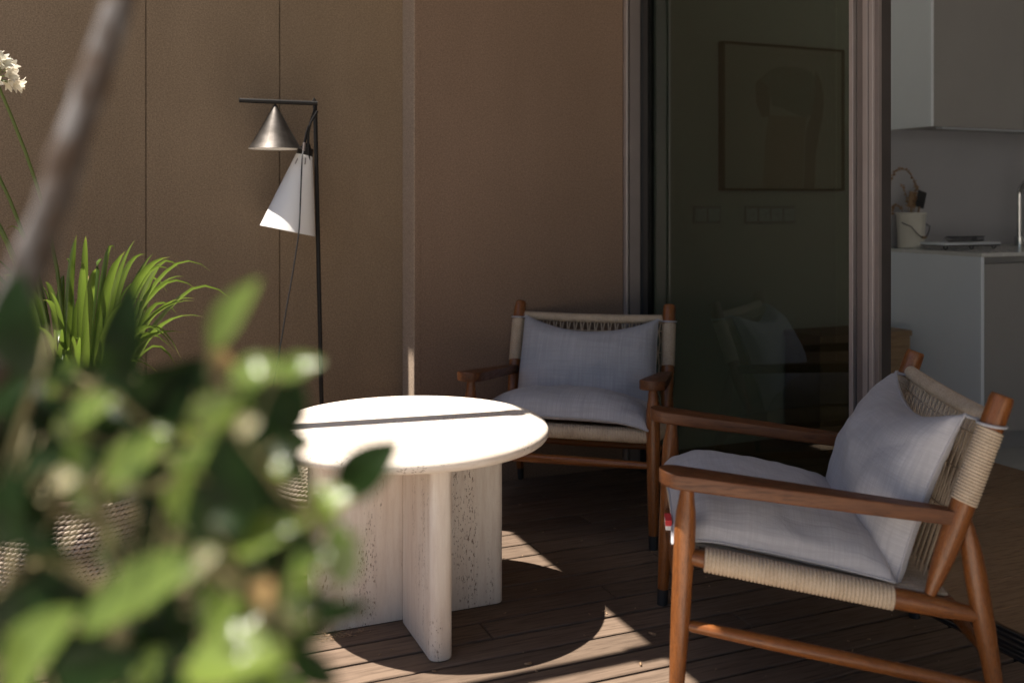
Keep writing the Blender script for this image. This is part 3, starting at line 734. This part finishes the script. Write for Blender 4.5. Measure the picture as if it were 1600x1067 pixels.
def cushions(loc, rz, where, seed, red):
    sc = thing('seat_cushion', f'grey linen seat cushion on the armchair {where}', 'cushion', loc, rz)
    sl_ = Vector((0, -1, -.178)).normalized(); up = Vector((0, -.178, 1)).normalized()
    org = Vector((0, -.206, .396))
    def pl(a, l, h):
        fr_ = l / .2425
        q_ = org - sl_ * l + up * h + Vector((a, 0, 0))
        q_.z -= .026 * (abs(a) / .30) ** 4
        if fr_ > .55: q_ -= Vector((0, 0, .020 * ((fr_ - .55) / .45) ** 2))
        return q_
    b, e = cushion_mesh(.610, .485, .160, .36, seed, pl)
    bd = b.build('cover', LINEN, sc)
    rope_loop('piping', e, .0030, LINEN, sc)
    if red:
        tp_ = pl(-.215, .244, 0); tx, ty_, tz = tp_.x, tp_.y, tp_.z
        tg = box('care_tag', (tx - .026, ty_ - .004, tz - .013), (tx + .026, ty_ + .010, tz + .010), WHITETAG, sc, 0.002)
        box('tag_print', (tx - .0262, ty_ - .0042, tz - .003), (tx + .0262, ty_ + .0104, tz + .0102), REDTAG, tg, 0.0006)
        box('tag_mark', (tx - .010, ty_ + .0105, tz + .002), (tx + .010, ty_ + .0110, tz + .008), WHITETAG, tg, 0)
    bc = thing('back_cushion', f'grey linen back cushion tied to the posts of the armchair {where}', 'cushion', loc, rz)
    ax = Vector((0, -.347, 1)).normalized(); nf = Vector((0, 1, .347)).normalized()
    ob_ = Vector((0, -.522, .474))
    def pb(a, l, h):
        s_ = l / .23
        return ob_ + ax * l + nf * (h + .014 - .022 * max(0, s_) ** 2 - .01 * max(0, -s_) ** 2) + Vector((a * (1 - .03 * max(0, s_)), 0, 0))
    b, e = cushion_mesh(.556, .456, .215, .40, seed + 9.3, pb, sag=.058, pinch=.03, wr=.0035, lump=.06)
    b.build('cover', LINEN, bc)
    rope_loop('piping', e, .0028, LINEN, bc)
    for s_ in (-1, 1):
        xb = .3085 * s_; cpt = pb(.552 / 2 * s_, .452 / 2, 0)
        zc = .672; cn = Vector((xb, -.517 - (zc - .305) * .3472, zc))
        lp = [cpt] + [cn + Vector((.029 * math.cos(R(a)) * s_, .029 * math.sin(R(a)), .004 * math.sin(R(a)) + .002)) for a in range(150, -151, -25)] + [cpt + Vector((0, -.002, -.004))]
        MB().tube(lp, .0034, 6).build('tie', LINEN, bc)
    return sc, bc
LOCA, RZA = (1.3408, 2.110, 0), 2.6349 - math.pi / 2
LOCB, RZB = (1.4388, 3.013, 0), -2.223 - math.pi / 2
chA = make_chair('lounge_chair', 'teak and woven cord armchair standing sideways beside the kitchen opening')
chA.location, chA.rotation_euler = LOCA, (0, 0, RZA)
chB = copy_obj(chA, None)
chB.location, chB.rotation_euler = LOCB, (0, 0, RZB)
chB['label'] = 'teak and woven cord armchair between the round table and the rendered pier'
cushions(LOCA, RZA, 'beside the kitchen opening', 1.7, True)
cushions(LOCB, RZB, 'by the rendered pier', 6.1, False)

# ---------------------------------------------------------------- floor lamp and hung lantern
VL = 3.64
lp = thing('floor_lamp', 'black steel floor lamp with a brushed metal cone shade', 'floor lamp', (0.757, VL, 0))
def rel(p): return (p[0] - .757, p[1] - VL, p[2])
pt = on_v(492, 158, VL)
MB().lathe([(0, 0), (.11, 0), (.112, .004), (.112, .022), (.108, .026), (.014, .028), (0, .028)], 48).build('base', BLACK, lp)
tube('pole', [(0, 0, .026), rel((pt.x, VL, pt.z))], .0082, BLACK, lp, 16)
aL = on_v(372, 162, VL); za = pt.z - .012
am = tube('arm', [rel((aL.x, VL - .030, za)), rel((pt.x + .003, VL - .030, za))], .0085, BLACK, lp, 16)
cc = on_v(430, 233, VL - .030)
zr = cc.z; zap = za - .0088; H_ = zap - zr
b = MB(); seg = 64
rows = []; uvs = []
for r_, z_ in ((.003, H_), (.006, H_ - .004), (.05, H_ * .48), (.094, 0.0015), (.0955, 0)):
    rows.append([(r_ * math.cos(math.tau * k / seg), r_ * math.sin(math.tau * k / seg), z_) for k in range(seg + 1)]); uvs += [(k / seg, z_) for k in range(seg + 1)]
b.quadgrid(rows, uvs=uvs)
cone = b.build('cone_shade', STEEL, lp); cone.location = rel((cc.x, VL - .030, zr))
lin = MB().lathe([(.0955, 0.0), (.0935, .0008), (.090, .006), (.088, .010), (0, .010)], 64).build('diffuser', WHITEIN, cone)
hk = [on_v(x, y, VL - .03) for x, y in ((489, 158), (491, 154), (493, 157), (492, 168), (489, 178), (486, 187), (482, 200), (477, 222), (475, 232))]
ln = thing('hanging_lantern', 'white conical lantern hung by a black hook against the lamp pole', 'lantern', (0, 0, 0))
T_ = on_v(475.5, 243, 3.615); B_ = on_v(449.5, 361, 3.615)
axs = (B_ - T_); Ls = axs.length; axs.normalize()
s1 = axs.orthogonal().normalized(); s2 = axs.cross(s1)
b = MB(); rows = []
for t_, r_ in ((0, .0305), (.5, .0665), (1, .1015), (1, .0995), (.5, .0645), (0, .0285)):
    rows.append([T_ + axs * Ls * t_ + (s1 * math.cos(math.tau * k / 64) + s2 * math.sin(math.tau * k / 64)) * r_ for k in range(64)])
b.quadgrid(rows, closed=True)
sh_ = b.build('shade', SHADE, ln, smooth='auto')
for x0, y0, x1, y1 in ((465, 248, 461.5, 256), (477.5, 247, 476.5, 257)):
    p_ = on_v(x0, y0, 3.565); q_ = on_v(x1, y1, 3.556); tube('slot', [p_, q_], .0018, ALU, sh_, 8)
tube('collar', [T_ - axs * .028, T_ - axs * .002, T_ + axs * .004], [.0285, .0300, .0290], BLACK, ln, 32)
tube('cap', [T_ - axs * .045, T_ - axs * .0285], [.012, .020], BLACK, ln, 24)
tube('hook', hk, .0036, BLACK, ln, 10)
tube('handle', [on_v(x, y, VL - .05) for x, y in ((496, 174), (491, 182), (485, 193), (482, 207), (481.5, 220), (482, 240), (483, 252))], .0046, BLACK, ln, 10)
tube('handle', [on_v(x, y, VL - .055) for x, y in ((482, 197), (478, 210), (475, 225), (475.5, 236))], .0042, BLACK, ln, 10)
tube('clip', [on_v(x, y, VL - .06) for x, y in ((475.5, 223), (474.5, 236))], .0052, ALU, ln, 10)
cb = [on_v(x, y, v_) for x, y, v_ in ((474, 236, 3.57), (472, 250, 3.545), (470, 300, 3.52), (467.5, 356, 3.495), (463, 390, 3.50), (456, 435, 3.51), (447, 485, 3.52), (440, 530, 3.53), (433, 570, 3.54), (425, 612, 3.56), (417, 655, 3.58))]
cb2 = []
for i in range(len(cb) - 1):
    p0, p1, p2_, p3 = cb[max(i - 1, 0)], cb[i], cb[i + 1], cb[min(i + 2, len(cb) - 1)]
    for j in range(4):
        t_ = j / 4; cb2.append(.5 * ((2 * p1) + (-p0 + p2_) * t_ + (2 * p0 - 5 * p1 + 4 * p2_ - p3) * t_ ** 2 + (-p0 + 3 * p1 - 3 * p2_ + p3) * t_ ** 3))
e_ = cb[-1]
cb2 += [e_, Vector((e_.x - .01, e_.y + .06, .25)), Vector((e_.x + .0, e_.y + .10, .06)), Vector((e_.x + .03, e_.y + .12, .006)), Vector((e_.x + .25, e_.y + .16, .005))]
tube('cable', cb2, .0027, RUBBER, ln, 8)

# ---------------------------------------------------------------- knitted planters and agapanthus
def planter(name, label, loc, Rm, Hp):
    o = thing(name, label, 'planter', loc)
    prof = []
    for i in range(15):
        s_ = i / 14; prof.append((Rm * (.80 + .20 * math.sin(min(1, s_ * 1.25) * math.pi / 2) - .07 * max(0, s_ - .7) / .3), Hp * s_))
    MB().lathe([(0, 0.002)] + [(r_ - .006, z_ + .002) for r_, z_ in prof] + [(prof[-1][0] - .03, Hp), (prof[-1][0] - .035, Hp - .05)], 64).build('basket_body', KNITBACK, o)
    b = MB(); pit = .0130; nr = int(Hp / pit)
    for i in range(nr):
        z_ = pit * (i + .5); s_ = min(1, z_ / Hp) * 14; k = min(13, int(s_)); r_ = prof[k][0] + (prof[k + 1][0] - prof[k][0]) * (s_ - k)
        ns = int(math.tau * r_ / .0155); o0 = random.random()
        for j in range(ns):
            a = math.tau * (j + o0) / ns; P = []
            for t_ in (-1, -.45, .45, 1):
                aa = a + t_ * .0105 / r_; P.append((r_ * math.cos(aa), r_ * math.sin(aa), z_ + t_ * .0045 + random.uniform(-.0008, .0008)))
            b.tube(P, [.0018, .0048, .0048, .0018], 6, cap=False)
    st = b.build('stitches', KNIT, o); st['kind'] = 'stuff'
    MB().lathe([(0, Hp - .045), (Rm * .6, Hp - .04), (Rm * .88, Hp - .052)], 40).build('soil', SOIL, o)
    return o
def strap(base, tip, lift, width, parent, droop=0.0, tw=0.0):
    base, tip = Vector(base), Vector(tip); n = 14
    df_ = tip - base; mid = base + Vector((df_.x * .30, df_.y * .30, df_.z * .72 + lift * .75))
    P = []
    for i in range(n + 1):
        t_ = i / n; p = base * (1 - t_) ** 2 + mid * 2 * t_ * (1 - t_) + tip * t_ ** 2
        if droop and t_ > .75: p.z -= droop * ((t_ - .75) / .25) ** 2
        P.append(p)
    rows = []; uvs = []; L = 0
    for i, p in enumerate(P):
        t_ = i / n; d = (P[min(i + 1, n)] - P[max(i - 1, 0)]).normalized()
        s_ = d.cross(Vector((math.sin(tw) * .6, math.cos(tw) * .6, 1))).normalized(); nn = s_.cross(d)
        wd = width * (.55 + .45 * math.sin(min(1, t_ * 1.7) * math.pi / 2)) * (1 - max(0, (t_ - .62) / .38) ** 1.8)
        rows.append([p - s_ * wd / 2 + nn * wd * .17, p - s_ * wd * .22, p, p + s_ * wd * .22, p + s_ * wd / 2 + nn * wd * .17])
        uvs += [(k_ * .25, t_ * 1.0) for k_ in range(5)]
    b = MB(); b.quadgrid(rows, uvs=uvs)
    return b.build('leaf', STRAP, parent)
G1 = at_depth(118, 500, 2.80); P1 = (G1.x, G1.y, 0.0)
planter('woven_planter', 'wide knitted rope planter of the flowering agapanthus', P1, .255, .35)
def pouf(loc, Rm, Hp):
    o = thing('knitted_pouf', 'small round knitted rope pouf between the table and the lamp', 'pouf', loc)
    prof = [(Rm * math.sin(R(a)) ** .62, Hp / 2 - Hp / 2 * math.copysign(abs(math.cos(R(a))) ** .75, math.cos(R(a)))) for a in range(2, 179, 4)]
    MB().lathe([(0, .002)] + [(r_ * .965, .002 + z_ * .975) for r_, z_ in prof] + [(0, Hp * .976)], 56).build('cover', KNITBACK, o)
    b = MB(); acc = 0; last = prof[3]
    for r_, z_ in prof[3:]:
        acc += math.hypot(r_ - last[0], z_ - last[1]); dr, dz = r_ - last[0], z_ - last[1]; last = (r_, z_)
        if acc < .0130: continue
        acc -= .0130; L_ = math.hypot(dr, dz) or 1; ns = max(4, int(math.tau * r_ / .0160)); o0 = random.random()
        for j in range(ns):
            a = math.tau * (j + o0) / ns; P = []
            for t_ in (-1, -.45, .45, 1):
                aa = a + t_ * .0108 / max(r_, .03); k_ = t_ * .0048; rr_ = r_ + dr / L_ * k_
                P.append((rr_ * math.cos(aa), rr_ * math.sin(aa), z_ + dz / L_ * k_))
            b.tube(P, [.0018, .0050, .0050, .0018], 6, cap=False)
    st = b.build('stitches', KNIT, o); st['kind'] = 'stuff'
G2 = at_depth(520, 700, 3.30)
pouf((G2.x, G2.y, .003), .20, .34)
ag = thing('agapanthus', 'agapanthus with strap leaves and cream flower stalks in the wide knitted planter', 'plant', (P1[0], P1[1], .30))
O1 = Vector((P1[0], P1[1], .30))
tips = [(120,366,2.72,.20,.024),(134,368,2.62,.25,.022),(181,345,2.8,.1,.016),(211,374,2.74,.12,.030),(196,392,2.6,.2,.034),(282,375,2.86,.15,.026),(311,428,2.78,.34,.022),
 (363,422,2.92,.20,.024),(318,495,2.62,.34,.030),(305,470,2.74,.32,.022),(274,520,2.55,.42,.032),(278,530,2.64,.40,.028),(240,395,2.9,.15,.02),(288,432,2.95,.36,.018),
 (104,380,2.9,.15,.02),(70,440,2.66,.30,.028),(66,470,2.58,.34,.026),(90,520,2.5,.38,.030),(130,410,2.5,.22,.036),(150,420,2.45,.26,.036),(120,540,2.48,.40,.030),
 (160,380,2.95,.12,.024),(225,470,2.5,.36,.030),(182,405,2.66,.2,.034),(100,430,2.78,.30,.024),(15,405,2.7,.3,.028),(5,430,2.6,.36,.028),(30,420,2.9,.30,.024),(-20,400,2.85,.3,.026),
 (250,585,2.5,.42,.024),(235,570,2.62,.40,.02),(10,330,2.8,.22,.026),(-40,470,2.6,.35,.03),(210,440,2.95,.22,.026),(262,412,3.02,.24,.022)]
for i in range(34):
    tips.append((random.uniform(-70, 335), random.uniform(395, 600), random.uniform(2.5, 3.05), random.uniform(.2, .42), random.uniform(.016, .030)))
for x, y, d, lf, wd in tips:
    tp = at_depth(x, y, d) - O1
    a = math.atan2(tp.y, tp.x) + random.uniform(-.5, .5); rb = random.uniform(.01, .09)
    strap((rb * math.cos(a), rb * math.sin(a), 0), tp, lf * .75, min(wd, .026) * .95, ag, droop=.05 if y in (428, 520, 530) else random.choice((0, 0, 0, .05, .09)), tw=random.uniform(-.8, .8))
def umbel(parent, base, tip, r, bend):
    P = [Vector(base).lerp(Vector(tip), i / 10) + Vector(bend) * math.sin(math.pi * i / 10) for i in range(11)]
    tube('flower_stalk', P, [.0062 - .002 * i / 10 for i in range(11)], STALK, parent, 10)
    top = P[-1]
    for i in range(26):
        z_ = random.uniform(-.35, 1); a = random.uniform(0, math.tau); q_ = math.sqrt(max(0, 1 - z_ * z_))
        d = Vector((q_ * math.cos(a), q_ * math.sin(a), z_)).normalized(); e = top + d * r * random.uniform(.45, .62)
        b = MB(); ta = d.orthogonal().normalized(); tb_ = d.cross(ta)
        for k in range(6):
            an = math.tau * k / 6; o_ = ta * math.cos(an) + tb_ * math.sin(an); sd_ = d.cross(o_)
            rows = []
            for t_, sp_, wd in ((0, .002, .002), (.4, .006, .005), (.75, .013, .0065), (1, .022, .0015)):
                p = e + d * (.036 * t_ - .004 * (t_ > .9)) + o_ * sp_; rows.append([p - sd_ * wd, p, p + sd_ * wd])
            b.quadgrid(rows)
        fl_ = b.build('flower', PETAL, parent)
        tube('flower_stem', [top, e], .0012, STALK, fl_, 5)
for bx, by, tx, ty_, d, r in ((70, 420, -8, 122, 2.72, .075), (66, 400, -70, 150, 2.8, .07), (66, 430, -95, 205, 2.66, .06), (60, 440, -120, 160, 2.75, .06)):
    t_ = at_depth(tx, ty_, d) - O1
    umbel(ag, (-.03, -.02, 0), t_, r, (.07, 0, .06))
# ---------------------------------------------------------------- foreground shrub close to the camera
CAMP = Vector((0, 0, HC)); FWD = Vector((SN, CS, 0)); RT = Vector((CS, -SN, 0)); UP = Vector((0, 0, 1))
shb = thing('garden_shrub', 'leafy evergreen shrub with glossy oval leaves and leaning grey stem', 'shrub', (0.0, 0.0, 0.0))
root = Vector((0, 0, 0)) + FWD * .62 - RT * .52; root.z = -.05
shb.location = root
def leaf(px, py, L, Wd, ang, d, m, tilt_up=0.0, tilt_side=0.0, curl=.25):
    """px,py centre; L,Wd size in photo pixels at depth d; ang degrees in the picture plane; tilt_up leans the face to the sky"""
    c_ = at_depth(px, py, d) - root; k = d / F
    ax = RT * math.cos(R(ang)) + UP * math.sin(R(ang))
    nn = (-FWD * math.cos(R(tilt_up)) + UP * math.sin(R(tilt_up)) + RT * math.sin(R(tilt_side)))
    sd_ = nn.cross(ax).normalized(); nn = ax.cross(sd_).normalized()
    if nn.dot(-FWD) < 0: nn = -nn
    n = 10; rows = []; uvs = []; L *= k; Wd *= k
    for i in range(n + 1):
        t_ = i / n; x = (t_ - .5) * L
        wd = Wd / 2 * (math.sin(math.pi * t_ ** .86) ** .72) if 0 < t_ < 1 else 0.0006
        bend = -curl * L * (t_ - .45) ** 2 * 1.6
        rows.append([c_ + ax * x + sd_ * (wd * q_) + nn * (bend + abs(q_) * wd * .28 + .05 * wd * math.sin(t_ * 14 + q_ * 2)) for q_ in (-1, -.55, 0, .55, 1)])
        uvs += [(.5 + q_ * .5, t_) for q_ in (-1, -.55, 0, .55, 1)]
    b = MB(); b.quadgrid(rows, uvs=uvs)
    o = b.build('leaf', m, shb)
    return c_ - ax * L / 2
ends = []
G, Y, O_ = SHRUB, SHRUB_SUN, SHRUBO
PL = m_leaf('highlight_leaf', (0.36, 0.31, 0.17), (0.42, 0.37, 0.22), (0.35, 0.33, 0.15), 0.4)  # small pale leaves coloured to stand for blurred highlights
LV = [(360,492,150,58,58,.50,Y,35,0),(466,574,84,50,22,.50,Y,45,0),(398,580,100,62,10,.47,Y,50,0),(352,762,265,150,74,.48,G,5,0),(300,735,230,46,68,.46,Y,35,-30),
 (572,732,160,92,42,.52,G,38,20),(452,640,120,70,70,.54,G,15,20),(190,530,220,84,82,.55,G,0,10),(30,510,210,120,100,.50,G,0,-10),(95,590,80,50,40,.55,Y,40,0),
 (140,640,110,62,30,.50,Y,45,0),(205,722,150,82,44,.48,Y,50,10),(98,748,44,36,20,.43,PL,40,0),(225,915,300,92,30,.46,Y,44,0),(262,990,170,80,95,.52,G,10,0),
 (52,1015,190,110,50,.44,Y,40,-10),(405,838,140,80,20,.48,Y,50,0),(410,925,48,40,60,.43,O_,30,0),(482,880,80,64,30,.46,Y,60,0),(532,865,120,62,100,.47,Y,30,10),
 (365,1030,190,120,10,.43,Y,62,0),(490,1045,120,60,-35,.47,G,30,0),(345,945,120,80,50,.48,Y,40,0),(468,945,110,60,70,.47,Y,38,0),(505,790,100,80,30,.49,Y,58,0),
 (320,870,40,36,30,.43,PL,40,0),(385,665,40,34,30,.43,PL,35,0),(345,560,50,36,-30,.52,O_,-10,0),(380,640,190,90,25,.60,G,0,0),(290,620,200,110,-20,.62,G,0,0),
 (120,690,200,110,15,.62,G,0,0),(60,620,190,110,60,.62,G,5,0),(220,640,190,110,110,.66,G,0,0),(290,850,210,110,80,.60,G,0,0),
 (370,790,200,100,100,.62,G,5,0),(90,930,200,110,-10,.60,G,5,0),(190,985,210,100,15,.60,G,0,0),(300,960,180,100,60,.62,G,0,0),(20,730,200,120,70,.60,G,0,0),
 (10,600,180,110,90,.66,G,0,0),(262,615,200,100,40,.60,G,0,0),
 (430,720,150,80,60,.60,G,5,0),(310,775,180,100,20,.66,G,0,0),(30,960,200,100,60,.55,G,8,0),(430,1010,170,90,30,.56,G,10,0),(150,1040,180,90,10,.5,G,12,0),
 (235,745,150,80,-20,.56,G,5,0),(330,690,190,100,15,.58,G,3,0),(420,680,150,80,40,.62,G,8,0),(280,1050,160,80,40,.5,G,20,0),(5,800,150,90,80,.5,G,10,0),(240,680,60,40,20,.5,Y,50,0)]
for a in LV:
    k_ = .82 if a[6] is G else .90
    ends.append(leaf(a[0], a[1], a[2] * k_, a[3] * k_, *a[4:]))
for i in range(62):      # small leaves at the outer twigs, some in the painted sunlit tone
    if i < 34: x, y = random.uniform(330, 540), random.uniform(560, 1000); x -= max(0, (640 - y)) * .5; 
    else: x, y = random.uniform(20, 400), random.uniform(560, 1060)
    if 480 < x and y < 820: continue
    ends.append(leaf(x, y, random.uniform(46, 96), random.uniform(24, 44), random.uniform(-40, 140), random.uniform(.44, .56), Y if random.random() < .34 else G, random.uniform(5, 60), random.uniform(-50, 50)))
for i in range(95):
    x = random.uniform(-140, 410); y = random.uniform(650, 1240)
    if 40 < x < 245 and 770 < y < 945: continue
    if x < 45 and 800 < y < 960: continue
    if y < 700 and x > 330: continue
    ends.append(leaf(x, y, random.uniform(105, 165), random.uniform(55, 85), random.uniform(0, 180), random.uniform(.62, .80), G if random.random() < .93 else Y, random.uniform(-10, 30), random.uniform(-25, 25)))
for i in range(75):
    x = random.uniform(-60, 450); y = random.uniform(560, 1090)
    if x > 330 and y < 640 or (70 < x < 215 and 815 < y < 915): continue
    ends.append(leaf(x, y, random.uniform(70, 125), random.uniform(36, 62), random.uniform(-30, 150), random.uniform(.50, .66), G if random.random() < .9 else Y, random.uniform(-5, 45), random.uniform(-40, 40)))
for i in range(60):      # the body of the shrub below and beside the picture
    p = root + Vector((random.gauss(0, .17), random.gauss(0, .12), random.uniform(.25, .85)))
    q_ = p - CAMP; d = max(.45, q_.dot(FWD)); x = CX + F * q_.dot(RT) / d; y = HZ - F * q_.z / d
    if y < 1110 and x > -60: continue
    ends.append(leaf(x, y, random.uniform(150, 200), random.uniform(80, 105), random.uniform(0, 180), d, G, random.uniform(0, 40), random.uniform(-30, 30)))
# stems: main branches from the root, each leaf joined to the nearest branch by a petiole
mains = []
for x, y, d in ((520, 800, .50), (350, 700, .52), (180, 560, .57), (80, 520, .55), (430, 900, .48), (230, 900, .52), (60, 880, .56), (330, 1030, .50)):
    e = at_depth(x, y, d) - root; P = []
    st_ = Vector((random.uniform(-.03, .03), random.uniform(-.03, .03), 0))
    for i in range(13):
        t_ = i / 12; P.append(st_ * (1 - t_) + Vector((e.x * t_ ** 1.7, e.y * t_ ** 1.7, e.z * t_)))
    tube('branch', P, [.0075 * (1 - t_ / 12) + .0018 for t_ in range(13)], TWIG, shb, 8); mains += P[5:]
b = MB()
for e in ends:
    nb = min(mains, key=lambda m_: (m_ - e).length + max(0, m_.z - e.z) * .6)
    md = (nb + e) / 2 - UP * .012
    b.tube([nb, md, e], [.0016, .0013, .001], 5, cap=False)
pe = b.build('petioles', TWIG, shb); pe['kind'] = 'stuff'
tk = [at_depth(x, y, d) - root for x, y, d in ((255, -200, .64), (208, -60, .60), (168, 60, .585), (138, 150, .575), (106, 240, .565), (84, 320, .56), (50, 400, .56), (-10, 560, .565), (-60, 760, .575), (-110, 1050, .59))]
tk += [Vector((-.10, -.02, .40)), Vector((-.05, 0, .15)), Vector((0, 0, 0))]
tr_r = [.0082, .0085, .0090, .0094, .0098, .0100, .0106, .0126, .013, .0135, .0145, .016, .018]
fine_p, fine_r = [], []
for i in range(len(tk) - 1):
    for j in range(5):
        t_ = j / 5; fine_p.append(tk[i].lerp(tk[i + 1], t_)); fine_r.append((tr_r[i] * (1 - t_) + tr_r[i + 1] * t_) * (1 + .22 * noise.noise(Vector((i + t_, 0, 3)) * 2.3)))
tube('trunk', fine_p + [tk[-1]], fine_r + [tr_r[-1]], BARK, shb, 16)

# ---------------------------------------------------------------- unseen hedge added on the open side, put in to block low sky
hd = thing('added_hedge', 'added low clipped green hedge out of view along the open side of the deck', 'hedge', (-3.3, 1.0, -.2))
MB().box((-.32, -4.5, 0), (.30, 2.85, 1.0)).build('hedge_core', SOIL, hd, smooth=False)
b = MB()
for i in range(5000):
    p = Vector((.30 + random.uniform(-.04, .10), random.uniform(-4.5, 2.85), random.uniform(0.02, 1.12)))
    if p.z > 1.0: p.x = random.uniform(-.35, .36)
    a = Vector((random.gauss(0, 1), random.gauss(0, 1), random.gauss(0, 1))).normalized(); c_ = a.orthogonal().normalized()
    b.quadgrid([[p - a * .03, p - a * .03 + c_ * .002], [p + c_ * -.014, p + c_ * .014], [p + a * .03, p + a * .03 + c_ * .002]])
fo = b.build('foliage', HEDGE, hd); fo['kind'] = 'stuff'

# ---------------------------------------------------------------- scattered bits on the deck
gr = thing('deck_litter', 'tiny dry petals and grit scattered over the deck boards', 'litter', (1.2, 2.4, 0.0015))
gr['kind'] = 'stuff'
b = MB()
for i in range(150):
    p = Vector((random.uniform(-1.2, .85), random.uniform(-.9, 1.2), 0)); a = random.uniform(0, math.tau); q_ = random.uniform(.0015, .005) * (1 if random.random() < .85 else 2)
    b.tube([p, p + Vector((math.cos(a) * q_ * 2, math.sin(a) * q_ * 2, q_ * .4))], [q_ * .5, q_ * .25], 5)
b.build('bits', SPOON, gr)
